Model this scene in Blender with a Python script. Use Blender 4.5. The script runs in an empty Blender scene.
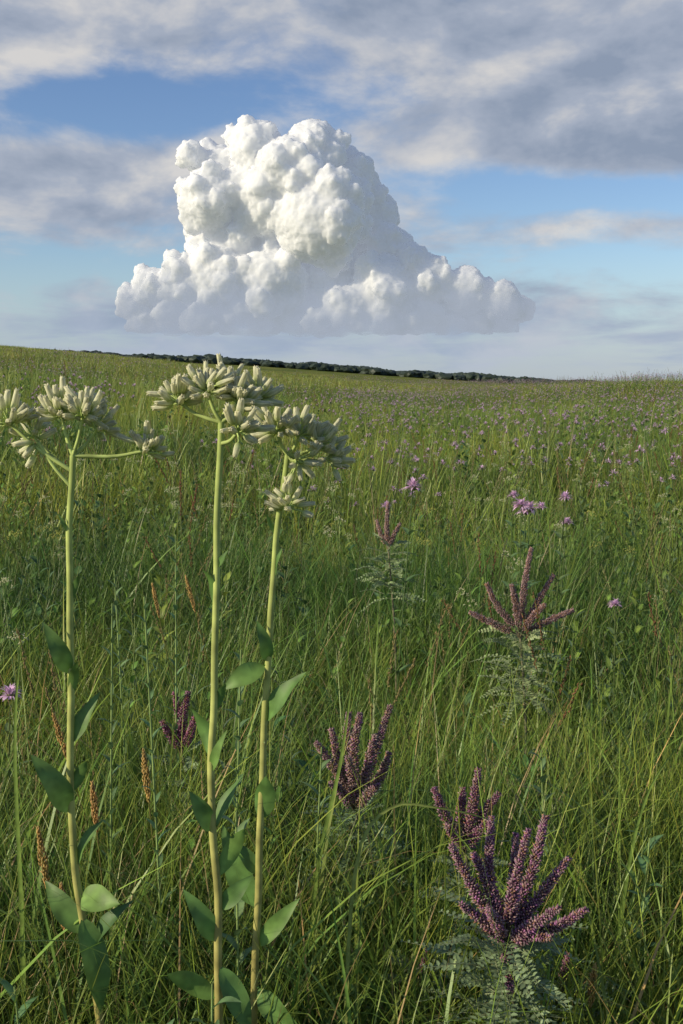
import bpy, bmesh, math, numpy as np
from mathutils import Vector, noise
rng = np.random.default_rng(7)
ZC = 1.15
scene = bpy.context.scene
R = math.radians

# ---------------------------------------------------------------- mesh builder
class MB:
    def __init__(s): s.v=[]; s.f=[]; s.c=[]; s.m=[]; s.n=0
    def add(s, v, f, c, m=0):
        v=np.asarray(v,float).reshape(-1,3); c=np.asarray(c,float)
        if c.ndim==1: c=np.tile(c,(len(v),1))
        s.v.append(v); s.c.append(c)
        s.f.extend([tuple(int(i)+s.n for i in q) for q in f]); s.m.extend([m]*len(f))
        s.n+=len(v)
    def obj(s, name, mats, coll=None, smooth=True):
        me=bpy.data.meshes.new(name)
        V=np.concatenate(s.v); C=np.concatenate(s.c)
        me.from_pydata(V.tolist(),[],s.f)
        a=me.color_attributes.new(name="Col",type='FLOAT_COLOR',domain='POINT')
        a.data.foreach_set("color",np.hstack([C,np.ones((len(C),1))]).ravel())
        me.polygons.foreach_set("material_index",s.m)
        if smooth: me.polygons.foreach_set("use_smooth",[True]*len(me.polygons))
        for m in mats: me.materials.append(m)
        me.update()
        o=bpy.data.objects.new(name,me)
        (coll or scene.collection).objects.link(o)
        return o

def nrm(v):
    v=np.asarray(v,float); return v/(np.linalg.norm(v)+1e-12)
def lerp(a,b,t): return np.asarray(a)+(np.asarray(b)-np.asarray(a))*t

def spline(pts, n):
    P=np.asarray(pts,float); P=np.vstack([2*P[0]-P[1],P,2*P[-1]-P[-2]])
    out=[]; m=len(P)-3
    for k in range(n+1):
        u=k/n*m; i=min(int(u),m-1); t=u-i
        a,b,c,d=P[i],P[i+1],P[i+2],P[i+3]
        out.append(0.5*((2*b)+(-a+c)*t+(2*a-5*b+4*c-d)*t*t+(-a+3*b-3*c+d)*t**3))
    return np.array(out)

def tube(b, pts, rad, col, sides=6, m=0, col2=None):
    P=np.asarray(pts,float); n=len(P)
    rad=np.broadcast_to(np.asarray(rad,float),(n,)) if np.ndim(rad)==0 else np.interp(np.linspace(0,1,n),np.linspace(0,1,len(rad)),rad)
    T=np.gradient(P,axis=0); vs=[];cs=[]
    for i in range(n):
        t=nrm(T[i]); a=np.array([1,0,0]) if abs(t[0])<.9 else np.array([0,1,0])
        u=nrm(np.cross(t,a)); w=np.cross(t,u)
        for k in range(sides):
            an=2*math.pi*k/sides
            vs.append(P[i]+rad[i]*(math.cos(an)*u+math.sin(an)*w))
            cs.append(lerp(col,col2 if col2 is not None else col,i/(n-1)))
    f=[]
    for i in range(n-1):
        for k in range(sides):
            k2=(k+1)%sides
            f.append((i*sides+k,i*sides+k2,(i+1)*sides+k2,(i+1)*sides+k))
    b.add(vs,f,np.array(cs),m)

def leaf(b, base, tip, width, col, col2=None, droop=0.12, fold=0.25, side=None, rows=9, shape=0.42, m=0, wave=0.0):
    base=np.asarray(base,float); tip=np.asarray(tip,float); d=tip-base; L=np.linalg.norm(d); t=d/L
    if side is None:
        side=np.cross(t,[0,0,1])
        if np.linalg.norm(side)<.3: side=np.cross(t,[0,1,0.3])
    side=nrm(side-np.dot(side,t)*t); nr=nrm(np.cross(side,t))
    if nr[2]<0: nr=-nr
    vs=[];cs=[];ph=rng.uniform(0,6)
    for i in range(rows+1):
        u=i/rows
        w=width*.5*(math.sin(math.pi*u**(shape*1.55))**.85 if 0<u<1 else (.12 if u==0 else .0))
        c=base+d*u+nr*L*droop*(math.sin(math.pi*u))
        wv=wave*math.sin(u*9+ph)*w
        vs+= [c-side*w+nr*(w*fold+wv), c, c+side*w+nr*(w*fold-wv)]
        cc=lerp(col,col2 if col2 is not None else col,u)
        cs+= [cc,np.array(cc)*1.25,cc]
    f=[]
    for i in range(rows):
        a=i*3; f+=[(a,a+1,a+4,a+3),(a+1,a+2,a+5,a+4)]
    b.add(vs,f,np.array(cs),m)

def blades(b, n, rad, h, w, tilt, bend, segs, cb, ct, m=0, cvar=.3, centre=(0,0)):
    a=rng.uniform(0,2*math.pi,n); r=rad*np.sqrt(rng.uniform(0,1,n))
    x=centre[0]+r*np.cos(a); y=centre[1]+r*np.sin(a); z=np.full(n,-.02)
    off=rng.uniform(0,50)
    tuft=np.array([noise.noise(Vector((p*5,q*5,off))) for p,q in zip(x,y)])
    L=rng.uniform(h[0],h[1],n)*(1+.5*tuft); W=rng.uniform(w[0],w[1],n)
    ti=np.abs(rng.normal(0,tilt,n)); be=rng.uniform(bend[0],bend[1],n)
    d=rng.uniform(0,2*math.pi,n); sa=d+math.pi/2+rng.normal(0,.5,n)
    V=np.zeros((n,segs+1,2,3)); C=np.zeros((n,segs+1,2,3))
    tint=(1+rng.uniform(-cvar,cvar,(n,1)))*(1+.6*tuft[:,None]); yel=rng.uniform(0,1,(n,1))**2.8
    dry=(rng.uniform(0,1,(n,1))<.05).astype(float)
    for i in range(segs+1):
        u=i/segs
        ww=W*.5*(1-u**1.6)*(0.55+0.45*min(1,u*4))
        V[:,i,0]=np.stack([x-np.cos(sa)*ww,y-np.sin(sa)*ww,z],1)
        V[:,i,1]=np.stack([x+np.cos(sa)*ww,y+np.sin(sa)*ww,z],1)
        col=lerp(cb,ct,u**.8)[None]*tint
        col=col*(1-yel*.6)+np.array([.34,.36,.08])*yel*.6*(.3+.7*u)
        col=col*(1-dry)+np.array([.40,.30,.15])*dry
        C[:,i,0]=col; C[:,i,1]=col
        th=ti+be*(u+.5/segs)**1.5; st=L/segs
        x=x+np.cos(d)*np.sin(th)*st; y=y+np.sin(d)*np.sin(th)*st; z=z+np.cos(th)*st
    f=[]; S=2*(segs+1)
    base=np.arange(n)*S
    for i in range(segs):
        q=np.stack([base+2*i,base+2*i+1,base+2*i+3,base+2*i+2],1); f+=q.tolist()
    b.add(V.reshape(-1,3),f,C.reshape(-1,3),m)

OCT=np.array([[1,0,0],[-1,0,0],[0,1,0],[0,-1,0],[0,0,1],[0,0,-1]],float)
OF=[(0,2,4),(2,1,4),(1,3,4),(3,0,4),(2,0,5),(1,2,5),(3,1,5),(0,3,5)]
def bud(b, p, d, l, r, col, m=0, tipcol=None):
    d=nrm(d); a=np.array([1,0,0]) if abs(d[0])<.9 else np.array([0,1,0])
    u=nrm(np.cross(d,a)); w=np.cross(d,u)
    M=np.array([u*r,w*r,d*l])
    c=np.tile(col,(6,1)).astype(float)
    if tipcol is not None: c[4]=tipcol
    b.add(OCT@M+np.asarray(p),OF,c,m)

# ---------------------------------------------------------------- materials
def mat_plant(name, trans=.35, rough=.5, var=.25, scale=40, spec=.3, hue=.03, patch=False):
    m=bpy.data.materials.new(name); m.use_nodes=True; nt=m.node_tree; N=nt.nodes; K=nt.links
    N.clear(); out=N.new('ShaderNodeOutputMaterial')
    at=N.new('ShaderNodeAttribute'); at.attribute_name="Col"
    oi=N.new('ShaderNodeObjectInfo'); tc=N.new('ShaderNodeTexCoord')
    nz=N.new('ShaderNodeTexNoise'); nz.inputs['Scale'].default_value=scale; nz.inputs['Detail'].default_value=1
    K.new(tc.outputs['Object'],nz.inputs['Vector'])
    hs=N.new('ShaderNodeHueSaturation')
    mr=N.new('ShaderNodeMapRange'); mr.inputs['To Min'].default_value=.5-hue; mr.inputs['To Max'].default_value=.5+hue
    K.new(oi.outputs['Random'],mr.inputs['Value']); K.new(mr.outputs[0],hs.inputs['Hue'])
    mv=N.new('ShaderNodeMapRange'); mv.inputs['From Min'].default_value=.3; mv.inputs['From Max'].default_value=.7
    mv.inputs['To Min'].default_value=1-var; mv.inputs['To Max'].default_value=1+var
    K.new(nz.outputs['Fac'],mv.inputs['Value']); K.new(mv.outputs[0],hs.inputs['Value'])
    src=at.outputs['Color']
    if patch:   # different grass stands: lush, yellow and bluish patches over metres
        ge=N.new('ShaderNodeNewGeometry')
        n2=N.new('ShaderNodeTexNoise'); n2.inputs['Scale'].default_value=.55; n2.inputs['Detail'].default_value=4; n2.inputs['Roughness'].default_value=.7
        K.new(ge.outputs['Position'],n2.inputs['Vector'])
        rp=N.new('ShaderNodeValToRGB'); e=rp.color_ramp.elements
        e[0].position=.36; e[0].color=(.40,.60,.66,1); e[1].position=.64; e[1].color=(1.6,1.32,.98,1)
        q=e.new(.5); q.color=(.95,1,1,1)
        K.new(n2.outputs[0],rp.inputs[0])
        mm=N.new('ShaderNodeMix'); mm.data_type='RGBA'; mm.blend_type='MULTIPLY'; mm.inputs[0].default_value=1; mm.clamp_result=False
        K.new(src,mm.inputs[6]); K.new(rp.outputs[0],mm.inputs[7]); src=mm.outputs[2]
    K.new(src,hs.inputs['Color'])
    p=N.new('ShaderNodeBsdfPrincipled'); p.inputs['Roughness'].default_value=rough
    p.inputs['Specular IOR Level'].default_value=spec
    t=N.new('ShaderNodeBsdfTranslucent'); mx=N.new('ShaderNodeMixShader'); mx.inputs[0].default_value=trans
    K.new(hs.outputs[0],p.inputs['Base Color']); K.new(hs.outputs[0],t.inputs['Color'])
    K.new(p.outputs[0],mx.inputs[1]); K.new(t.outputs[0],mx.inputs[2]); K.new(mx.outputs[0],out.inputs[0])
    return m
M_GRASS=mat_plant("grass_blades",.38,.42,.2,6,.4,.012,True)
M_LEAF=mat_plant("leaf",.28,.5,.25,70,.3,.02)
M_STEM=mat_plant("stem",.0,.65,.3,45,.2,.0)
M_FLOR=mat_plant("floret",.48,.55,.08,150,.2,.0)
M_PETAL=mat_plant("petal",.35,.6,.15,120,.1,.012)

# ---------------------------------------------------------------- terrain
AZ=np.array([-180,-60,-17.3,-12.4,-4.7,3.0,10.8,17.3,60,180.])
S1=np.array([0,.03,.0270,.0205,.0070,-.0055,-.0065,-.0005,.0,0])
RC=np.array([100,200,220,220,160,110,80,70,80,100.])
S2=np.array([0,.02,.027,.0250,.0200,.0100,.002,-.004,-.01,0])
ag=np.arange(-180,181,.5); ker=np.exp(-(np.arange(-8,9)/3.5)**2); ker/=ker.sum()
def sm(v):
    q=np.interp(ag,AZ,v); q=np.convolve(np.pad(q,8,mode='edge'),ker,'valid'); return q
s1g,rcg,s2g=sm(S1),sm(RC),sm(S2)
def height(x,y):
    x=np.asarray(x,float); y=np.asarray(y,float)
    r=np.hypot(x,y); az=np.degrees(np.arctan2(x,y))
    s1=np.interp(az,ag,s1g); rc=np.interp(az,ag,rcg); s2=np.interp(az,ag,s2g)-.0075
    H1=ZC-.35+rc*s1; H2=ZC+900*s2; Hm=np.minimum(H1,H2)-4
    t=np.clip(r/rc,0,1); h=H1*(1.1*t-.1*t**11)
    def seg(h,r0,r1,a,b):
        u=np.clip((r-r0)/(r1-r0),0,1); u=u*u*(3-2*u); return np.where(r>r0,a+(b-a)*u,h)
    h=seg(h,rc,rc*0+450,H1,Hm); h=seg(h,450,900,Hm,H2); h=seg(h,900,3000,H2,H2*0-30)
    un=.12*np.sin(x*.31+1)*np.cos(y*.23)+.10*np.sin(x*.13+y*.17)
    return h+un*np.clip((r-4)/20,0,1)*np.clip(1-(r-rc)/200,0,1)
rings=np.concatenate([[0],np.geomspace(.5,15000,230)])
NA=360
an=np.linspace(-math.pi,math.pi,NA,endpoint=False)
X=np.outer(rings,np.sin(an)); Y=np.outer(rings,np.cos(an)); Z=height(X,Y)
me=bpy.data.meshes.new("ground")
idx=np.arange(len(rings)*NA).reshape(len(rings),NA)
q=np.stack([idx[:-1],np.roll(idx,-1,1)[:-1],np.roll(idx,-1,1)[1:],idx[1:]],-1).reshape(-1,4)
me.from_pydata(np.stack([X,Y,Z],-1).reshape(-1,3).tolist(),[],q[:,::-1].tolist())
me.polygons.foreach_set("use_smooth",[True]*len(me.polygons))
ground=bpy.data.objects.new("ground",me); scene.collection.objects.link(ground)
m=bpy.data.materials.new("prairie_ground"); m.use_nodes=True; nt=m.node_tree; N=nt.nodes; K=nt.links
bs=N['Principled BSDF']; bs.inputs['Roughness'].default_value=.95; bs.inputs['Specular IOR Level'].default_value=.05
tc=N.new('ShaderNodeTexCoord')
n1=N.new('ShaderNodeTexNoise'); n1.inputs['Scale'].default_value=.045; n1.inputs['Detail'].default_value=8; n1.inputs['Roughness'].default_value=.65
n2=N.new('ShaderNodeTexNoise'); n2.inputs['Scale'].default_value=1.3; n2.inputs['Detail'].default_value=8; n2.inputs['Roughness'].default_value=.7
K.new(tc.outputs['Object'],n1.inputs['Vector']); K.new(tc.outputs['Object'],n2.inputs['Vector'])
r1=N.new('ShaderNodeValToRGB'); e=r1.color_ramp.elements
e[0].position=.35; e[0].color=(.10,.14,.028,1); e[1].position=.68; e[1].color=(.26,.26,.07,1)
K.new(n1.outputs[0],r1.inputs[0])
r2=N.new('ShaderNodeValToRGB'); e=r2.color_ramp.elements
e[0].position=.35; e[0].color=(.5,.5,.45,1); e[1].position=.65; e[1].color=(1.2,1.2,1.1,1)
K.new(n2.outputs[0],r2.inputs[0])
mm=N.new('ShaderNodeMix'); mm.data_type='RGBA'; mm.blend_type='MULTIPLY'; mm.inputs[0].default_value=1
K.new(r1.outputs[0],mm.inputs[6]); K.new(r2.outputs[0],mm.inputs[7]); K.new(mm.outputs[2],bs.inputs['Base Color'])
bp=N.new('ShaderNodeBump'); bp.inputs['Distance'].default_value=.3; bp.inputs['Strength'].default_value=.8
K.new(n2.outputs[0],bp.inputs['Height']); K.new(bp.outputs[0],bs.inputs['Normal'])
me.materials.append(m)

# ---------------------------------------------------------------- scatter system
def scatter(name, coll, P, rot, scl, idx):
    me=bpy.data.meshes.new(name); me.from_pydata(P.tolist(),[],[])
    a=me.attributes.new("rot",'FLOAT_VECTOR','POINT'); a.data.foreach_set("vector",rot.astype(np.float32).ravel())
    a=me.attributes.new("scl",'FLOAT_VECTOR','POINT'); a.data.foreach_set("vector",scl.astype(np.float32).ravel())
    a=me.attributes.new("pick",'INT','POINT'); a.data.foreach_set("value",idx.astype(np.int32))
    o=bpy.data.objects.new(name,me); scene.collection.objects.link(o)
    g=bpy.data.node_groups.new(name+"_scatter","GeometryNodeTree")
    g.interface.new_socket(name="Geometry",in_out='INPUT',socket_type='NodeSocketGeometry')
    g.interface.new_socket(name="Geometry",in_out='OUTPUT',socket_type='NodeSocketGeometry')
    N=g.nodes; K=g.links
    gi=N.new('NodeGroupInput'); go=N.new('NodeGroupOutput'); ip=N.new('GeometryNodeInstanceOnPoints')
    ci=N.new('GeometryNodeCollectionInfo'); ci.inputs['Collection'].default_value=coll
    ci.inputs['Separate Children'].default_value=True; ci.inputs['Reset Children'].default_value=True
    def na(t,n):
        q=N.new('GeometryNodeInputNamedAttribute'); q.data_type=t; q.inputs['Name'].default_value=n; return q.outputs['Attribute']
    K.new(gi.outputs[0],ip.inputs['Points']); K.new(ci.outputs[0],ip.inputs['Instance'])
    ip.inputs['Pick Instance'].default_value=True
    K.new(na('INT','pick'),ip.inputs['Instance Index']); K.new(na('FLOAT_VECTOR','rot'),ip.inputs['Rotation'])
    K.new(na('FLOAT_VECTOR','scl'),ip.inputs['Scale']); K.new(ip.outputs[0],go.inputs[0])
    md=o.modifiers.new("scatter",'NODES'); md.node_group=g
    return o
def wedge(n, r0, r1, half, power=1.0):
    u=rng.uniform(0,1,n); r=np.sqrt(r0*r0+(r1*r1-r0*r0)*u**power)
    a=np.radians(rng.uniform(-half,half,n)); return r*np.sin(a), r*np.cos(a)
def scat(name, coll, x, y, s0, s1, nk, tilt=.08, hv=0.0):
    n=len(x); z=height(x,y); P=np.stack([x,y,z],1)
    rot=np.stack([rng.normal(0,tilt,n),rng.normal(0,tilt,n),rng.uniform(0,6.28,n)],1)
    s=rng.uniform(s0,s1,n); hz=np.ones(n)
    if hv: hz=1+hv*np.array([noise.noise(Vector((a*.9,c*.9,5))) for a,c in zip(x,y)])*2
    sc=np.stack([s,s,s*hz],1)
    return scatter(name,coll,P,rot,sc,rng.integers(0,nk,n))

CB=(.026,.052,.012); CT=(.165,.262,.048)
cn=bpy.data.collections.new("near_grass_tiles")
for i in range(5):
    b=MB()
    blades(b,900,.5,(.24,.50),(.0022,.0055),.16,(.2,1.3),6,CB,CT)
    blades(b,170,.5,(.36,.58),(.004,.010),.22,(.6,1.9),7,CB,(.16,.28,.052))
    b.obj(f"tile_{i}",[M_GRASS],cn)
cm=bpy.data.collections.new("mid_grass_tiles")
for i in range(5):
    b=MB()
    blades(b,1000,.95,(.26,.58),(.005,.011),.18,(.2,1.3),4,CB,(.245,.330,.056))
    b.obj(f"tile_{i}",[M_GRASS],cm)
cf=bpy.data.collections.new("far_grass_tiles")
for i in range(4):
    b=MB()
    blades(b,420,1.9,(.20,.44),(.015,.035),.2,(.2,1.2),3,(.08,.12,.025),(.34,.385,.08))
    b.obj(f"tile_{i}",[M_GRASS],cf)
x,y=wedge(165,.9,4.6,38); k=(np.hypot(x,y)>1.3)
scat("prairie_grass",cn,x[k],y[k],.9,1.1,5,.03,.2)
x,y=wedge(14,1.15,1.6,40); scat("prairie_grass",cn,x,y,.75,.9,5,.03,.1)
x,y=wedge(640,4.2,22,34,.9); scat("prairie_grass",cm,x,y,.85,1.15,5,.03,.35)
x,y=wedge(5200,20,240,30,1.5); scat("prairie_grass",cf,x,y,.8,1.2,4,.03,.3)

def forb(b, base, H, lean, nleaf, LL, LW, col, stemcol=(.14,.19,.06), rstem=.0018):
    base=np.asarray(base,float); top=base+np.array([lean[0],lean[1],H])
    P=spline([base,lerp(base,top,.5)+np.array([lean[0]*-.12,lean[1]*-.12,0]),top],8)
    tube(b,P,[rstem,rstem*.5],stemcol,5,1)
    for i in range(nleaf):
        u=.15+.85*i/nleaf; p=P[min(8,int(u*8))]*(1-(u*8)%1)+P[min(8,int(u*8)+1)]*((u*8)%1)
        a=i*2.4+rng.uniform(-.3,.3); up=rng.uniform(.4,1.1)
        l=LL*(1.1-.5*u)*rng.uniform(.8,1.2)
        d=nrm([math.cos(a),math.sin(a),up])*l
        leaf(b,p,p+d,LW*rng.uniform(.8,1.2),np.array(col)*rng.uniform(.75,1.2),None,.12,.3,rows=5)
    return top
cfo=bpy.data.collections.new("herb_plants")
for i in range(5):
    b=MB()
    for j in range(5):
        c=[(.11,.20,.05),(.14,.24,.045),(.12,.18,.09),(.20,.28,.05),(.07,.13,.04)][i]
        forb(b,(rng.uniform(-.08,.08),rng.uniform(-.08,.08),0),rng.uniform(.30,.56),rng.uniform(-.1,.1,2),rng.integers(12,22),[.06,.045,.05,.07,.06][i],[.010,.012,.007,.016,.020][i],c)
    b.obj(f"herb_{i}",[M_LEAF,M_STEM],cfo)
x,y=wedge(620,1.3,7,35); scat("prairie_herbs",cfo,x,y,.75,1.12,5,.08)
x,y=wedge(2400,7,40,32); scat("prairie_herbs",cfo,x,y,1.0,1.5,5,.08)

cs=bpy.data.collections.new("seed_grass_plants")
for i in range(4):
    b=MB()
    for j in range(4):
        H=rng.uniform(.5,.80); l=rng.uniform(-.15,.15,2); o=np.array([rng.uniform(-.06,.06),rng.uniform(-.06,.06),0])
        P=spline([o,o+np.array([l[0]*.3,l[1]*.3,H*.6]),o+np.array([l[0],l[1],H])],9)
        tube(b,P,[.0013,.0008],(.22,.25,.09),4)
        hc=np.array([(.34,.26,.12),(.30,.14,.08),(.36,.34,.16),(.24,.27,.10)][i])
        for q in range(40):
            t=q/40; p=lerp(P[-3],P[-1],t)+rng.normal(0,.0018,3)
            bud(b,p,nrm(P[-1]-P[-3])+rng.normal(0,.35,3),.006,.0014,hc*rng.uniform(.6,1.2))
    b.obj(f"seed_{i}",[M_PETAL],cs)
x,y=wedge(150,1.9,8,33); scat("seed_head_grass",cs,x,y,.7,1.1,4,.1)
x,y=wedge(1800,8,60,30); scat("seed_head_grass",cs,x,y,.8,1.3,4,.1)

# ---- wild bergamot
def berg_head(b, c, r, n=46, m=1):
    c=np.asarray(c,float)
    for i in range(14):
        d=nrm(rng.normal(0,1,3)*[1,1,.7]); bud(b,c+d*r*.15,d,r*.2,r*.12,(.20,.19,.11),m)
    for i in range(n):
        a=rng.uniform(0,6.283); el=rng.uniform(-.35,1.25)
        d=np.array([math.cos(a)*math.cos(el),math.sin(a)*math.cos(el),math.sin(el)])
        l=r*rng.uniform(.6,1.08); col=np.array([.76,.53,.71])*rng.uniform(.8,1.2)
        P=[c+d*r*.2,c+d*l*.65+np.array([0,0,l*.12]),c+d*l+np.array([0,0,-l*.08])]
        leaf(b,P[0],P[2],r*.17,col*.8,col,.18,.4,rows=3,m=m)
def bergamot(b, base, top, r, n=46, leaves=True):
    base=np.asarray(base,float); top=np.asarray(top,float)
    P=spline([base,lerp(base,top,.5)+rng.normal(0,.008,3),top],8)
    tube(b,P,[.0022,.0013],(.12,.17,.06),5,0)
    if leaves:
        for i in range(1,8):
            p=P[i]
            for s in (0,math.pi):
                a=i*1.57+s+.4; d=np.array([math.cos(a),math.sin(a),.35])
                leaf(b,p,p+nrm(d)*rng.uniform(.035,.055),.014,(.13,.20,.07),None,.1,.25,rows=5,m=0)
    for i in range(6):
        a=i*1.05; leaf(b,top-np.array([0,0,.003]),top+np.array([math.cos(a),math.sin(a),-.15])*r*.7,r*.35,(.20,.24,.12),None,.05,.2,rows=4,m=0)
    berg_head(b,top,r,n,1)
cb=bpy.data.collections.new("bergamot_plants")
for i in range(4):
    b=MB()
    for j in range([5,3,7,4][i]):
        o=np.array([rng.uniform(-.35,.35),rng.uniform(-.35,.35),0]); t=o+np.array([rng.uniform(-.06,.06),rng.uniform(-.06,.06),rng.uniform(.50,.68)])
        bergamot(b,o,t,rng.uniform(.026,.036),20,j<3)
    b.obj(f"bergamot_{i}",[M_LEAF,M_PETAL],cb)
def drift(n,r0,r1,pw,thr,s0,s1):
    x,y=wedge(n,r0,r1,28,pw)
    dn=np.array([noise.noise(Vector((a*.09+3,c*.05,1.3)))+.7*noise.noise(Vector((a*.4+3,c*.3,7.3))) for a,c in zip(x,y)])
    az=np.degrees(np.arctan2(x,y)); rr=np.hypot(x,y)
    k=(dn+.16*(az>1)+.18*(az<-12)>thr)|(rng.uniform(0,1,n)<.04)
    k&=~((az<0)&(az>-12)&(rng.uniform(0,1,n)<.6)); k&=~((rr>90)&(az<-4))
    scat("wild_bergamot_drift",cb,x[k],y[k],s0,s1,4,.08)
drift(300,5.5,14,1,.20,.9,1.1)
drift(3800,12,60,1.1,.16,.95,1.2)
drift(4500,45,120,1.1,.10,1.05,1.35)

cu=bpy.data.collections.new("umbel_plants")
for i in range(3):
    b=MB()
    for j in range(3):
        o=np.array([rng.uniform(-.12,.12),rng.uniform(-.12,.12),0]); top=o+np.array([rng.uniform(-.06,.06),rng.uniform(-.06,.06),rng.uniform(.45,.62)])
        P=spline([o,lerp(o,top,.5)+rng.normal(0,.006,3),top],6); tube(b,P,[.0018,.001],(.18,.25,.08),4,0)
        for q in range(9):
            a=q*2.4; rr_=.016*math.sqrt(q/9); e=top+np.array([math.cos(a)*rr_*1.3,math.sin(a)*rr_*1.3,.022-rr_*.3+rng.uniform(-.01,.01)])
            tube(b,[top-np.array([0,0,.01]),e],.0005,(.2,.3,.09),3,0)
            for w in range(6): bud(b,e+rng.normal(0,.0022,3),(0,0,1),.0018,.0018,(.72,.72,.48) if i else (.60,.60,.18),1)
    b.obj(f"umbel_{i}",[M_STEM,M_FLOR],cu)
x,y=wedge(110,2.2,9,22); scat("white_umbel_flowers",cu,x,y,.8,1.15,3,.1)
x,y=wedge(1100,9,50,28); scat("white_umbel_flowers",cu,x,y,1,1.3,3,.1)

# ---------------------------------------------------------------- pale Indian plantain
def floret(b, p, d, L, r):
    d=nrm(d); a=np.array([0,0,1]) if abs(d[2])<.8 else np.array([1,0,0])
    u=nrm(np.cross(d,a)); w=np.cross(d,u); ph=rng.uniform(0,6)
    bend=(u*math.cos(ph)+w*math.sin(ph))*.12+np.array([0,0,.08])
    ts=[0,.08,.3,.6,.85,1.0]; rs=[.35,.78,1.0,.96,.85,.78]
    vs=[];cs=[];S=10; dk=rng.uniform(.94,1.04)
    for t,q in zip(ts,rs):
        for k in range(S):
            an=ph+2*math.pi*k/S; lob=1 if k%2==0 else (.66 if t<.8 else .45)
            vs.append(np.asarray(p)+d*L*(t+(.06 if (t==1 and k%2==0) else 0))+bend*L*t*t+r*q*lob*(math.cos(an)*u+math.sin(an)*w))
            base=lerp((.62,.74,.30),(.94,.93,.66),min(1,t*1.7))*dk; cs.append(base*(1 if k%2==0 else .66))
    f=[]
    for i in range(5):
        for k in range(S):
            k2=(k+1)%S; f.append((i*S+k,i*S+k2,(i+1)*S+k2,(i+1)*S+k))
    f.append(tuple(range(5*S,6*S)))
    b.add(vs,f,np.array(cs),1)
    for k in range(5):
        an=ph+2*math.pi*k/5+.3; o=(math.cos(an)*u+math.sin(an)*w)
        q=np.asarray(p)+d*L*.98+bend*L+o*r*.35
        bud(b,q+d*L*.06,d+o*.7,L*.14,r*.2,(.95,.94,.72),1,(.76,.68,.54))
def cluster(b, junction, node, n, spread=1.6, L=.0195, ped=.0105, axis=(0,0,1), r=.0038):
    n=int(n*1.95)
    junction=np.asarray(junction,float); node=np.asarray(node,float)
    mid=lerp(junction,node,.55)+np.array([0,0,-.004]); P=spline([junction,mid,node],7)
    tube(b,P,[.0024,.0017],(.38,.46,.15),6,0)
    ax=nrm(axis); a=np.array([1,0,0]) if abs(ax[0])<.8 else np.array([0,1,0]); u=nrm(np.cross(ax,a)); w=np.cross(ax,u)
    for i in range(n):
        t=(i+.5)/n; th=spread*1.05*t**.55*rng.uniform(.85,1.12); ph=i*2.39996+rng.uniform(-.3,.3)
        d=ax*math.cos(th)+(u*math.cos(ph)+w*math.sin(ph))*math.sin(th)
        pl=ped*rng.uniform(.4,1.8)
        s=node+d*pl+np.array([0,0,rng.normal(0,.002)])
        tube(b,spline([node-ax*.002,node+d*pl*.55+ax*.001,s],3),[.0011,.0009],(.42,.52,.18),4,0)
        floret(b,s,d+np.array([0,0,.10])+rng.normal(0,.2,3),L*rng.uniform(.6,1.10),r*rng.uniform(.8,1.15))
        if rng.uniform()<.25: bud(b,s-d*pl*.3,d+rng.normal(0,.3,3),.004,.0009,(.3,.4,.12),0)
def plantain(name, Y, stem, heads, leaves, rs=(.0053,.0034)):
    b=MB(); P=spline([(x,Y+dy,z) for x,z,dy in stem],46)
    P[:,0]+=np.sin(np.linspace(0,19,47))*.0010+np.sin(np.linspace(0,47,47))*.0005
    n=len(P)
    tube(b,P,list(np.linspace(rs[0],rs[1],6)),(.32,.22,.08),10,0,(.36,.44,.13))
    for z,dx,dz,dy,wd,typ in leaves:
        i=int(np.argmin(abs(P[:,2]-z))); p=P[i]
        tip=p+np.array([dx,dy,dz])*1.08
        c=np.array([(.11,.20,.05),(.15,.25,.06),(.07,.14,.045)][typ])
        s=p+(tip-p)*.08
        tube(b,[p,s+np.array([0,0,.002])],[.0022,.0014],c*1.4,5,2)
        t=nrm(tip-s); sd=np.cross(t,nrm([rng.uniform(-.9,.5),-.7,.55]))
        leaf(b,s,tip,wd*.95,c*1.05,c*.85,rng.uniform(.03,.16),.34,side=sd,rows=14,shape=.46,m=2,wave=.18)
    top=P[-1]
    for (hx,hz,dy,nf,sp,ax,back) in heads:
        j=P[max(0,n-1-back)]
        cluster(b,j,(hx,Y+dy,hz),nf,sp,axis=ax)
    return b.obj(name,[M_STEM,M_FLOR,M_LEAF])
plantain("pale_indian_plantain",1.2,
 [(-.25,0,.05),(-.27,.2,.03),(-.2853,.4036,.015),(-.2995,.519,.005),(-.3064,.639,0),(-.3045,.815,0),(-.3007,.951,0),(-.294,1.067,0)],
 [(-.306,1.112,.0,15,1.6,(-.25,0,1),0),(-.279,1.110,-.012,13,1.6,(.35,-.2,1),0),(-.272,1.095,.02,8,1.5,(.6,.2,.7),0),
  (-.362,1.102,.0,14,1.7,(-.2,0,1),1),(-.345,1.086,.03,7,1.6,(-.3,.2,1),1),(-.215,1.072,.004,10,1.6,(.35,0,.8),0),(-.33,1.080,.0,3,.9,(-.5,0,-.4),2)],
 [(.815,-.024,.060,-.01,.022,0),(.80,.012,.045,-.02,.012,1),(.735,.030,.055,.012,.020,0),(.645,-.038,.072,-.012,.030,0),(.560,.050,.006,-.03,.034,1),
  (.54,.022,-.105,-.02,.034,0),(.50,-.05,.05,.03,.028,0),(.47,.05,.07,.0,.024,2),(.90,.012,.03,-.01,.008,0),(.985,-.01,.022,-.004,.005,0),(.69,.02,.04,-.01,.014,0),(.60,.03,.05,.01,.018,0)])
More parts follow.
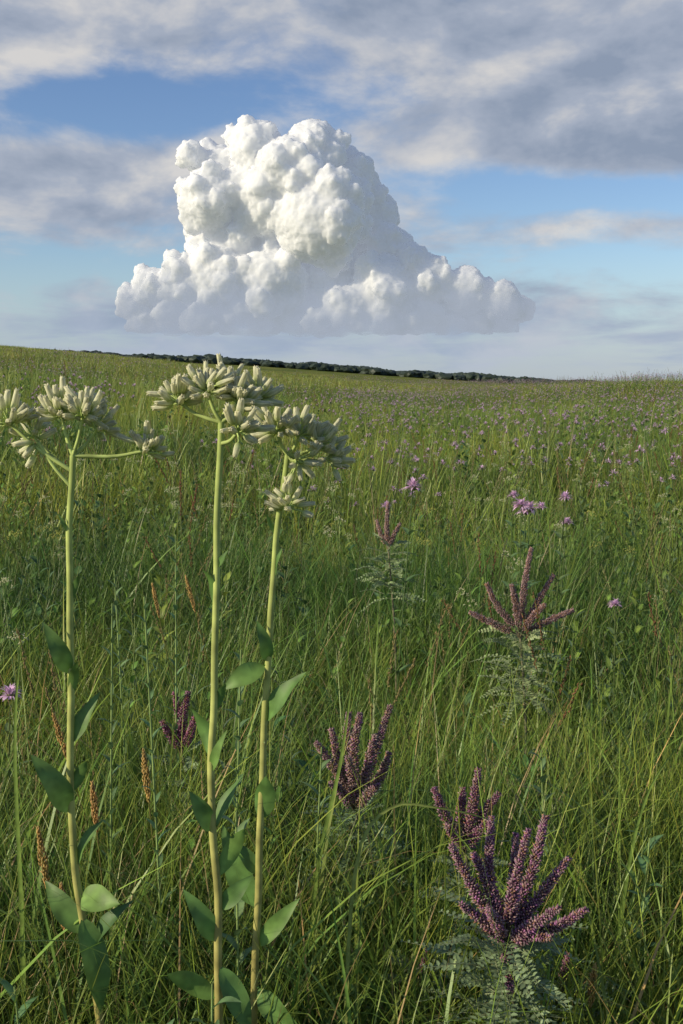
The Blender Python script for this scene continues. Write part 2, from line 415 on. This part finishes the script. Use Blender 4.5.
plantain("pale_indian_plantain",1.15,
 [(-.125,0,.03),(-.134,.2,.02),(-.138,.434,.01),(-.1372,.58,0),(-.141,.695,0),(-.1384,.807,0),(-.132,.9595,0),(-.1258,1.105,0)],
 [(-.139,1.136,-.004,17,1.6,(-.05,-.1,1),0),(-.108,1.126,.0,16,1.6,(.25,-.1,1),0),(-.170,1.126,.006,11,1.6,(-.5,0,1),0),
  (-.091,1.130,.03,10,1.5,(.3,.2,1),0),(-.12,1.138,.03,9,1.5,(0,.4,1),0),(-.106,1.097,-.02,10,1.5,(.45,-.4,.3),1)],
 [(.895,-.012,.046,-.008,.015,0),(.735,-.02,.052,.006,.018,0),(.73,.018,.05,-.01,.012,1),(.655,-.022,.05,-.012,.022,0),(.66,.030,.055,.02,.018,0),
  (.60,.030,.06,-.015,.020,1),(.53,-.035,.06,.0,.024,0),(.50,.035,-.07,-.02,.028,0),(.46,-.05,.04,-.02,.026,1),(.80,.014,.035,-.012,.011,0),(.96,.012,.02,-.006,.007,0),(.57,.035,.035,.01,.02,0)])
plantain("pale_indian_plantain",1.25,
 [(-.12,0,.03),(-.113,.2,.02),(-.1075,.3725,.01),(-.1012,.5305,0),(-.0928,.68,0),(-.0856,.8375,0),(-.0767,.943,0),(-.0615,1.064,0)],
 [(-.073,1.090,-.002,15,1.6,(-.15,-.05,1),0),(-.048,1.086,-.004,12,1.6,(.3,-.1,1),0),(-.028,1.076,-.004,10,1.5,(.7,-.1,.6),0),
  (-.016,1.060,-.004,6,1.3,(.9,0,.1),0),(-.050,1.060,-.01,6,1.3,(.3,-.4,-.3),0),(-.060,1.006,-.016,9,1.6,(.1,-.15,1),3)],
 [(.828,-.012,.050,-.006,.018,0),(.828,-.048,-.024,-.014,.026,1),(.735,.047,.062,-.01,.024,0),(.62,.008,.058,-.014,.028,0),
  (.505,-.040,.095,.02,.034,0),(.42,.06,-.05,-.03,.032,0),(.47,.05,.06,.0,.022,1),(.55,-.03,.03,.02,.02,0),(.92,.010,.035,-.006,.009,0),(.98,-.010,.025,-.006,.006,0)])

# ---------------------------------------------------------------- leadplant
def spike(b, p, tip, r, pal, dens=1.0):
    p=np.asarray(p,float); tip=np.asarray(tip,float); L=np.linalg.norm(tip-p)
    P=spline([p,lerp(p,tip,.5)+rng.normal(0,L*.035,3),tip],10)
    tube(b,P,[.0018,.0008],(.12,.08,.07),5,0); n=int(L/.001*2.8*dens)
    for i in range(n):
        t=.06+.94*(i/n); q=t*10; k=min(9,int(q)); c=lerp(P[k],P[k+1],q-k); ax=nrm(P[k+1]-P[k])
        a=np.array([1,0,0]) if abs(ax[0])<.8 else np.array([0,1,0]); u=nrm(np.cross(ax,a)); w=np.cross(ax,u)
        ph=i*2.39996; o=u*math.cos(ph)+w*math.sin(ph); rr=r*(1-.6*t**2.2)*rng.uniform(.45,1.2)
        col=np.array(pal[rng.integers(0,len(pal))])*rng.uniform(.6,1.35)
        z=rng.uniform(); tipc=col*1.6 if z<.5 else ((.60,.34,.10) if z<.66 else (.48,.39,.37))
        bud(b,c+o*rr*.7,o+ax*.6+rng.normal(0,.25,3),.0032*rng.uniform(.8,1.5),.0015,col,1,tipc)
def pinnate(b, p, d, L, n, col, lw=.0062, ll=.0105):
    p=np.asarray(p,float); d=nrm(d); e=p+d*L+np.array([0,0,-L*rng.uniform(-.1,.4)])+rng.normal(0,L*.08,3); P=spline([p,lerp(p,e,.5)+np.array([0,0,L*.1]),e],n)
    tube(b,P,[.0009,.0004],(.20,.23,.13),3,0)
    s=nrm(np.cross(d,[0,0,1])+rng.normal(0,.3,3))
    for i in range(2,n+1):
        t=nrm(P[i]-P[i-1]); f=math.sin(math.pi*(.12+.83*i/n))**.5
        for g in (-1,1):
            c=np.array(col)*rng.uniform(.75,1.2)
            leaf(b,P[i],P[i]+(s*g+t*.35+np.array([0,0,rng.uniform(-.1,.4)]))*ll*f*rng.uniform(.8,1.1),lw*f,c,None,.05,.2,side=t,rows=3,m=2,shape=.5)
PAL=[(.27,.145,.20),(.33,.19,.22),(.20,.095,.15),(.36,.25,.24),(.37,.16,.31)]
PAL2=[(.32,.20,.19),(.38,.26,.23),(.27,.16,.17),(.40,.28,.28)]
PAL3=[(.25,.09,.17),(.30,.13,.20),(.18,.06,.12)]
def leadplant(name, hub, tips, pal, r, base=None, nleaf=24, col=(.20,.27,.14), LL=.085, drop=.16):
    b=MB(); h=np.array(hub,float); g=np.array(base if base is not None else (hub[0]+.03,hub[1]+.05,0))
    P=spline([g,lerp(g,h,.6)+np.array([.01,0,0]),h],12); tube(b,P,[.004,.0024],(.16,.15,.09),6,0)
    for dx,dz,dy in tips:
        s=h+np.array([dx*.14,dy*.14,-.012+dz*.14]); tube(b,[h-np.array([0,0,.02]),s],.0016,(.13,.11,.07),4,0)
        spike(b,s,h+np.array([dx,dy,dz])*rng.uniform(.97,1.08),r,pal)
    for i in range(nleaf):
        u=i/nleaf; a=i*2.4+rng.uniform(-.4,.4); k=h-np.array([0,0,.01+drop*u]); k[:2]+=rng.normal(0,.012,2)
        pinnate(b,k,(math.cos(a),math.sin(a),rng.uniform(.0,.8)-.35*u),LL*rng.uniform(.55,1.15)*(.75+.3*u),12,col)
    return b.obj(name,[M_STEM,M_PETAL,M_LEAF])
leadplant("leadplant",(.197,1.25,.49),[(.024,.135,-.01),(.092,.045,-.03),(.073,.085,.01),(-.057,.05,-.03),(-.062,.102,.0),(-.012,.122,.04),(.05,.06,-.06),(-.03,.06,-.06),(.0,-.05,-.045),(.02,.09,.06),(.045,.02,-.05),(.05,.12,.04),(-.035,.085,.02)],PAL,.0092,nleaf=80,LL=.115,drop=.12)
leadplant("leadplant",(.022,1.70,.475),[(-.062,.097,0),(-.037,.105,.03),(.008,.145,0),(.053,.145,.01),(.055,.09,-.02),(.028,.115,-.04),(-.04,.05,-.05),(-.012,.09,-.05),(.035,.05,-.06),(-.01,.13,.05)],PAL+PAL2,.0105,nleaf=70,LL=.12,drop=.20)
leadplant("leadplant",(.185,1.58,.46),[(-.045,.08,0),(.018,.105,0),(.052,.075,.0),(-.03,.04,-.04),(.03,.05,-.04),(.0,.07,.03)],PAL3+PAL,.0105,nleaf=34,LL=.10)
leadplant("leadplant",(.381,2.3,.62),[(.02,.165,0),(-.07,.095,0),(.075,.115,.02),(.112,.04,0),(-.102,.035,0),(-.025,.10,-.04),(.04,.06,-.05)],PAL2,.010,nleaf=60,LL=.105,drop=.16,col=(.24,.32,.15))
leadplant("leadplant",(.12,2.8,.73),[(.0,.10,0),(.03,.05,.0),(-.03,.06,.02)],PAL2,.008,nleaf=40,LL=.09,drop=.14,col=(.24,.32,.15))
leadplant("leadplant",(-.287,1.9,.50),[(.015,.10,0),(-.012,.085,.02),(-.03,.045,-.01),(.03,.06,-.02)],PAL3,.011,nleaf=22,LL=.09)
leadplant("leadplant",(.11,1.45,.33),[(.01,.03,0)],PAL3,.006,nleaf=56,LL=.12,drop=.12)
leadplant("leadplant",(.30,1.42,.34),[(.01,.03,0)],PAL3,.006,nleaf=50,LL=.12,drop=.12)

for hx,hy,hz,r in [(.17,2.6,.893,.030),(.49,2.9,.80,.032),(.445,2.7,.838,.028),(.475,2.75,.825,.028),(.565,2.75,.853,.022),(.60,2.9,.77,.021),(.66,2.6,.61,.02),(-.59,1.9,.59,.026),(.66,3.6,.73,.024),(.13,3.2,.78,.02),(.52,3.3,.80,.022)]:
    b=MB(); bergamot(b,(hx+rng.uniform(-.05,.05),hy+.05,0),(hx,hy,hz),r,70); b.obj("wild_bergamot",[M_LEAF,M_PETAL])

def ochre(P0, P1, L, r):
    b=MB(); P=spline([P0,lerp(P0,P1,.5),P1],12); tube(b,P,[.0018,.0009],(.20,.19,.06),4,0)
    ax=nrm(P[-1]-P[-3])
    for i in range(110):
        t=i/110; a=i*2.4; o=np.array([math.cos(a),math.sin(a),0]); rr=r*math.sin(math.pi*(.1+.85*t))*rng.uniform(.5,1.2)
        bud(b,np.asarray(P1)-ax*L*(1-t)+o*rr*.6,ax+o*.3+rng.normal(0,.2,3),.0045*rng.uniform(.7,1.4),.0012,np.array([.58,.36,.13])*rng.uniform(.5,1.3),0,(.70,.50,.22))
    b.obj("ochre_grass_spike",[M_PETAL])
for x0,z0,Yy,x1,z1,L in [(-.32,.0,1.3,-.375,.60,.085),(-.30,0,1.4,-.33,.62,.07),(-.24,0,1.5,-.28,.63,.08),(-.31,0,1.7,-.46,.62,.08),(-.33,0,1.25,-.335,.55,.06),(.30,0,1.3,.318,.42,.06),(-.2,0,2.5,-.36,.70,.09),(-.3,0,2.4,-.42,.70,.08)]:
    ochre((x0,Yy+.05,z0),(x1,Yy,z1),L,.0075)

def arch(pts, w, col, name="arching_grass_blade"):
    b=MB(); P=spline(pts,22); vs=[];cs=[]
    for i,p in enumerate(P):
        u=i/22; ww=w*.5*(1-u**2.5)*min(1,.5+u*3); t=nrm(P[min(22,i+1)]-P[max(0,i-1)]); s=nrm(np.cross(t,[.2,1,.3]))
        vs+=[p-s*ww,p+np.array([0,.0008,-.0004]),p+s*ww]; cs+=[col,np.array(col)*1.2,col]
    f=[]
    for i in range(22):
        a=i*3; f+=[(a,a+1,a+4,a+3),(a+1,a+2,a+5,a+4)]
    b.add(vs,f,np.array(cs)); b.obj(name,[M_LEAF])
G1=(.15,.24,.05)
arch([(.0,1.3,0),(.005,1.3,.35),(.02,1.3,.56),(.06,1.3,.625),(.12,1.3,.625),(.19,1.32,.60),(.25,1.33,.56)],.005,(.22,.28,.08))
arch([(-.05,1.5,0),(-.04,1.5,.4),(.0,1.5,.62),(.02,1.5,.78)],.007,G1)
arch([(-.42,1.3,0),(-.40,1.3,.4),(-.40,1.3,.7),(-.385,1.3,.86)],.007,G1)
arch([(.38,1.5,0),(.40,1.5,.35),(.43,1.5,.55),(.49,1.5,.66)],.006,G1)
arch([(.06,1.2,0),(.02,1.2,.3),(.005,1.2,.45),(-.02,1.2,.60)],.006,G1)

for bx,by,H,lx,nl,LL,LW in [(-.245,1.45,.86,-.02,40,.035,.007),(-.36,1.6,.82,.02,34,.04,.007),(-.13,1.3,.62,.0,26,.05,.013),(-.15,1.12,.50,.01,14,.06,.015),(-.36,1.2,.45,-.02,18,.06,.012),(-.05,1.6,.60,.02,26,.05,.010),(-.19,1.1,.46,-.01,12,.06,.014),(-.30,1.9,.88,.01,44,.04,.007),(-.40,2.0,.80,-.02,40,.04,.008),(-.17,1.6,.75,.02,36,.04,.009),(.42,1.5,.50,.02,22,.05,.013),(.34,1.7,.56,-.02,26,.05,.011)]:
    b=MB(); forb(b,(bx,by,0),H,(lx,0),nl,LL,LW,(.13,.22,.09),(.22,.30,.10),.0024); b.obj("leafy_forb",[M_LEAF,M_STEM])

# ---------------------------------------------------------------- distant trees
b=MB()
bm=bmesh.new(); bmesh.ops.create_icosphere(bm,subdivisions=2,radius=1); bm.verts.ensure_lookup_table()
IV=np.array([v.co[:] for v in bm.verts]); IF=[tuple(v.index for v in f.verts) for f in bm.faces]; bm.free()
for i in range(3400):
    a_=R(rng.uniform(-24,17)); r=rng.uniform(820,1000); x=r*math.sin(a_); y=r*math.cos(a_); z=float(height(x,y))
    s=rng.uniform(2.0,6.5); hgt=rng.uniform(2.0,3.2)*(1+.2*math.sin(a_*40)*math.sin(a_*91))
    v=IV*(1+rng.uniform(-.25,.25,(len(IV),1)))*[s,s,hgt]+[x,y,z+hgt*.7]
    b.add(v,IF,np.array([.050,.070,.050])*rng.uniform(.85,1.15))
b.obj("distant_trees",[M_LEAF],smooth=False)

# ---------------------------------------------------------------- cumulus cloud
DC=6000
lobes=[(215,168,28),(258,152,30),(312,158,36),(345,188,38),(368,218,34),(210,202,32),(270,200,46),(320,222,48),(235,245,46),(388,245,22),(192,156,14),
(150,288,24),(182,280,28),(128,304,18),(215,278,40),(270,285,44),(330,280,44),(385,290,36),(428,282,28),(465,292,26),(500,302,20),(524,308,15),(300,310,34),(240,312,34),(170,316,26),(350,314,32),(420,316,28),(480,320,20),(412,264,15),(290,178,38),
(140,322,18),(200,325,22),(260,326,22),(320,326,22),(385,326,22),(450,326,20),(510,322,15)]
def el2z(a):
    t=(512-a)/1098; return ZC+DC*(t-.121)/(1+t*.121)
bm=bmesh.new()
def sph(c,r,sub=2):
    q=bmesh.ops.create_icosphere(bm,subdivisions=sub,radius=r)
    bmesh.ops.translate(bm,verts=q['verts'],vec=c)
crng=np.random.default_rng(21)
for a,c_,rr in lobes:
    z=el2z(c_); x=(a-341.5)*5.33; r=rr*5.0; y=DC+crng.uniform(-150,150)
    sph((x,y,z),r,3)
    for k in range(14):
        d=nrm(crng.normal(0,1,3)*[1,1,.9])
        if d[1]>.5: d[1]*=-1
        r2=r*crng.uniform(.2,.42); p=np.array([x,y,z])+d*r*.86; sph(p,r2)
        for k2 in range(4):
            d2=nrm(d*.8+crng.normal(0,.7,3)); sph(p+d2*r2*.85,r2*crng.uniform(.3,.5),1)
me=bpy.data.meshes.new("cl"); bm.to_mesh(me); bm.free()
o=bpy.data.objects.new("cl",me); scene.collection.objects.link(o)
md=o.modifiers.new("r",'REMESH'); md.mode='VOXEL'; md.voxel_size=7
ms=o.modifiers.new("s",'SMOOTH'); ms.iterations=8; ms.factor=.5
dg=bpy.context.evaluated_depsgraph_get(); dg.update()
m2=bpy.data.meshes.new_from_object(o.evaluated_get(dg)); bpy.data.objects.remove(o)
m2.name="cumulus_cloud"
nv=len(m2.vertices); co=np.zeros(nv*3); m2.vertices.foreach_get("co",co); co=co.reshape(-1,3)
no=np.zeros(nv*3); m2.vertices.foreach_get("normal",no); no=no.reshape(-1,3)
zb=el2z(346)
out=np.empty(nv)
for i in range(nv):
    p=Vector(co[i]); w=noise.noise_vector(p/70)*22; pw=p+w
    d=noise.fractal(p/160,1.0,2.0,3)*18
    for s,a in ((80,9),(38,5)):
        f=noise.voronoi(pw/s)[0][0]; d+=a*(.55-f)*1.6
    out[i]=d+noise.fractal(p/24,.7,2.0,3)*8
low=np.clip((co[:,2]-zb)/300,0.1,1)
co=co+no*(out*low)[:,None]
zz=co[:,2]; zl=zb+80; co[:,2]=np.where(zz<zl,zl-(zl-zz)*.35,zz)
m2.vertices.foreach_set("co",co.ravel()); m2.polygons.foreach_set("use_smooth",[True]*len(m2.polygons)); m2.update()
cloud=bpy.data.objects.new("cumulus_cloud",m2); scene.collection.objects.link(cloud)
print("cloud verts",nv)
m=bpy.data.materials.new("cloud_vapour_painted_haze"); m.use_nodes=True; nt=m.node_tree; N=nt.nodes; K=nt.links; N.clear()
m.cycles.emission_sampling='NONE'
out_=N.new('ShaderNodeOutputMaterial'); df=N.new('ShaderNodeBsdfPrincipled'); df.inputs['Base Color'].default_value=(.86,.86,.86,1)
df.inputs['Roughness'].default_value=1; df.inputs['Specular IOR Level'].default_value=0
df.inputs['Subsurface Weight'].default_value=1; df.inputs['Subsurface Radius'].default_value=(1,1,1); df.inputs['Subsurface Scale'].default_value=90
tr=N.new('ShaderNodeBsdfTransparent'); em=N.new('ShaderNodeEmission'); em.inputs[0].default_value=(.37,.42,.51,1); em.inputs[1].default_value=1  # grey-lavender emission painted in as haze, greying the cloud most towards its base
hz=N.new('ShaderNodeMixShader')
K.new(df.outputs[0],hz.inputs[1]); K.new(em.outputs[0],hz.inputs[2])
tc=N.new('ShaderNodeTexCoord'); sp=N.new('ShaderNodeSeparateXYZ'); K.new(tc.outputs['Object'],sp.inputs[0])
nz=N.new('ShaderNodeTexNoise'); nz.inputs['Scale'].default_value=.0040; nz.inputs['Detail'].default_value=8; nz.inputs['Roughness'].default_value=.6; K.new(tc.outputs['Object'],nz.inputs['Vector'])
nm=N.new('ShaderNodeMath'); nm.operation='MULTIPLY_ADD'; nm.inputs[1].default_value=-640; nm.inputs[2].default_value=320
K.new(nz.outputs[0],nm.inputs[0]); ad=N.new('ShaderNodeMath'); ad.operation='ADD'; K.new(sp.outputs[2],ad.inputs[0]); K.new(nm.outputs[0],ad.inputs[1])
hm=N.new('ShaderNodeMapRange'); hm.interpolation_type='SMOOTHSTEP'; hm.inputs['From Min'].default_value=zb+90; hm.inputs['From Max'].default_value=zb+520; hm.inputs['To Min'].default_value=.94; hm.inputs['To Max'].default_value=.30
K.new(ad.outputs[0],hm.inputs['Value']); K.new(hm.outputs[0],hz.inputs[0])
mr=N.new('ShaderNodeMapRange'); mr.interpolation_type='SMOOTHSTEP'; mr.inputs['From Min'].default_value=zb-60; mr.inputs['From Max'].default_value=zb+170
K.new(ad.outputs[0],mr.inputs['Value'])
lw=N.new('ShaderNodeLayerWeight'); lw.inputs[0].default_value=.5
ed=N.new('ShaderNodeMapRange'); ed.interpolation_type='SMOOTHSTEP'; ed.inputs['From Min'].default_value=.68; ed.inputs['From Max'].default_value=1.0; ed.inputs['To Min'].default_value=1; ed.inputs['To Max'].default_value=0
K.new(lw.outputs['Facing'],ed.inputs['Value'])
al=N.new('ShaderNodeMath'); al.operation='MULTIPLY'; K.new(mr.outputs[0],al.inputs[0]); K.new(ed.outputs[0],al.inputs[1])
mx=N.new('ShaderNodeMixShader'); K.new(al.outputs[0],mx.inputs[0]); K.new(tr.outputs[0],mx.inputs[1]); K.new(hz.outputs[0],mx.inputs[2])
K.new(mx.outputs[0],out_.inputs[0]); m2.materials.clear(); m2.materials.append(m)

# ---------------------------------------------------------------- sky / world
SUN_EL=R(25); SX,SY=-.91,-.415
W=bpy.data.worlds.new("World"); scene.world=W; W.use_nodes=True; nt=W.node_tree; N=nt.nodes; K=nt.links; N.clear()
def mth(op,a,b_=None,c=None,clamp=False):
    n=N.new('ShaderNodeMath'); n.operation=op; n.use_clamp=clamp
    for i,v in enumerate((a,b_,c)):
        if v is None: continue
        if isinstance(v,(int,float)): n.inputs[i].default_value=v
        else: K.new(v,n.inputs[i])
    return n.outputs[0]
sky=N.new('ShaderNodeTexSky'); sky.sky_type='NISHITA'; sky.sun_disc=False; sky.sun_elevation=SUN_EL; sky.sun_rotation=math.atan2(SX,SY)%(2*math.pi)
sky.air_density=1.0; sky.dust_density=.3; sky.ozone_density=3.0
tc=N.new('ShaderNodeTexCoord'); sp=N.new('ShaderNodeSeparateXYZ'); K.new(tc.outputs['Generated'],sp.inputs[0]); x_,y_,z_=sp.outputs
az=mth('ARCTAN2',x_,y_); zp=mth('MAXIMUM',z_,0.0); dn=mth('ADD',zp,.10)
cx=N.new('ShaderNodeCombineXYZ'); K.new(mth('DIVIDE',x_,dn),cx.inputs[0]); K.new(mth('DIVIDE',y_,dn),cx.inputs[1])
def nse(vec,scale,det,ro,dist=0,off=(0,0,0),sc=(1,1,1)):
    mp=N.new('ShaderNodeMapping'); mp.inputs['Location'].default_value=off; mp.inputs['Scale'].default_value=sc; K.new(vec,mp.inputs[0])
    n=N.new('ShaderNodeTexNoise'); n.inputs['Scale'].default_value=scale; n.inputs['Detail'].default_value=det; n.inputs['Roughness'].default_value=ro; n.inputs['Distortion'].default_value=dist
    K.new(mp.outputs[0],n.inputs['Vector']); return n.outputs[0]
nA=nse(cx.outputs[0],1.5,8,.6,.4,(4,2,0),(1,.8,1))
D=tc.outputs['Generated']
nB=nse(D,6.5,9,.58,.2,(1.3,.2,.5),(1,1,2.0))
nC=nse(D,6.5,5,.55,.2,(1.3+.022,.2,.5-.035),(1,1,2.0))
def blob(a0,e0,sa,se,amp):
    u=mth('DIVIDE',mth('SUBTRACT',az,a0),sa); v=mth('DIVIDE',mth('SUBTRACT',z_,e0),se)
    s=mth('ADD',mth('MULTIPLY',u,u),mth('MULTIPLY',v,v)); return mth('MULTIPLY',mth('EXPONENT',mth('MULTIPLY',s,-1)),amp)
tot=None
for q in [(-.27,.29,.14,.035,.36),(.20,.29,.30,.10,.42),(.24,.205,.20,.030,.34),(-.27,.165,.15,.038,.44),(-.28,.115,.08,.015,.20),(.12,.13,.2,.03,.16),
          (-.14,.225,.12,.026,-.30),(-.05,.255,.09,.03,-.16),(.28,.155,.11,.017,-.34),(.17,.160,.06,.02,-.20),(.0,.055,.26,.03,.20),(-.3,.06,.15,.03,.08),(-.22,.10,.10,.02,-.12),(.28,.095,.12,.02,-.10)]:
    g=blob(*q); tot=g if tot is None else mth('ADD',tot,g)
cov=mth('ADD',mth('ADD',mth('MULTIPLY',nA,.6),mth('MULTIPLY',nB,.8)),tot)
mr=N.new('ShaderNodeMapRange'); mr.interpolation_type='SMOOTHSTEP'; mr.inputs['From Min'].default_value=.66; mr.inputs['From Max'].default_value=.96; K.new(cov,mr.inputs['Value'])
dens=mth('MULTIPLY',mr.outputs[0],.95)
lit=mth('MULTIPLY_ADD',mth('SUBTRACT',nB,nC),3.2,.36)
rim=N.new('ShaderNodeMapRange'); rim.inputs['From Min'].default_value=.75; rim.inputs['From Max'].default_value=1.25; rim.inputs['To Min'].default_value=.30; rim.inputs['To Max'].default_value=-.12; K.new(cov,rim.inputs['Value'])
warm=blob(-.27,.28,.14,.05,.25)
litf=mth('ADD',mth('ADD',lit,rim.outputs[0]),warm,clamp=True)
cr=N.new('ShaderNodeValToRGB'); e=cr.color_ramp.elements; e[0].color=(.29,.35,.46,1); e[0].position=0; e[1].position=1; e[1].color=(.74,.72,.70,1)
k_=e.new(.45); k_.color=(.42,.47,.57,1); K.new(litf,cr.inputs[0])
hsv=N.new('ShaderNodeHueSaturation'); hsv.inputs['Saturation'].default_value=1.08; hsv.inputs['Hue'].default_value=.51; K.new(sky.outputs[0],hsv.inputs['Color'])
b1=N.new('ShaderNodeBackground'); b1.inputs[1].default_value=.125; K.new(hsv.outputs[0],b1.inputs[0])
b2=N.new('ShaderNodeBackground'); b2.inputs[1].default_value=.92; K.new(cr.outputs[0],b2.inputs[0])
b3=N.new('ShaderNodeBackground'); b3.inputs[0].default_value=(.36,.45,.60,1); b3.inputs[1].default_value=1
mA=N.new('ShaderNodeMixShader'); K.new(dens,mA.inputs[0]); K.new(b1.outputs[0],mA.inputs[1]); K.new(b2.outputs[0],mA.inputs[2])
hr=N.new('ShaderNodeMapRange'); hr.interpolation_type='SMOOTHSTEP'; hr.inputs['From Min'].default_value=0; hr.inputs['From Max'].default_value=.12; hr.inputs['To Min'].default_value=.7; hr.inputs['To Max'].default_value=0; K.new(z_,hr.inputs['Value'])
mB=N.new('ShaderNodeMixShader'); K.new(hr.outputs[0],mB.inputs[0]); K.new(mA.outputs[0],mB.inputs[1]); K.new(b3.outputs[0],mB.inputs[2])
wo=N.new('ShaderNodeOutputWorld'); K.new(mB.outputs[0],wo.inputs[0])

sl=bpy.data.lights.new("sun",'SUN'); sl.energy=5.0; sl.angle=R(.5); sl.color=(1,.88,.64)
so=bpy.data.objects.new("sun",sl); scene.collection.objects.link(so)
so.rotation_euler=Vector((SX*math.cos(SUN_EL),SY*math.cos(SUN_EL),math.sin(SUN_EL))).to_track_quat('Z','Y').to_euler()

cam=bpy.data.cameras.new("camera"); co_=bpy.data.objects.new("camera",cam); scene.collection.objects.link(co_)
cam.sensor_fit='VERTICAL'; cam.sensor_height=36; cam.lens=36*1098/1024; cam.clip_start=.05; cam.clip_end=40000
co_.location=(0,0,ZC); co_.rotation_euler=(R(90-6.9),0,0); scene.camera=co_
scene.view_settings.view_transform='Standard'; scene.view_settings.look='None'; scene.view_settings.exposure=0
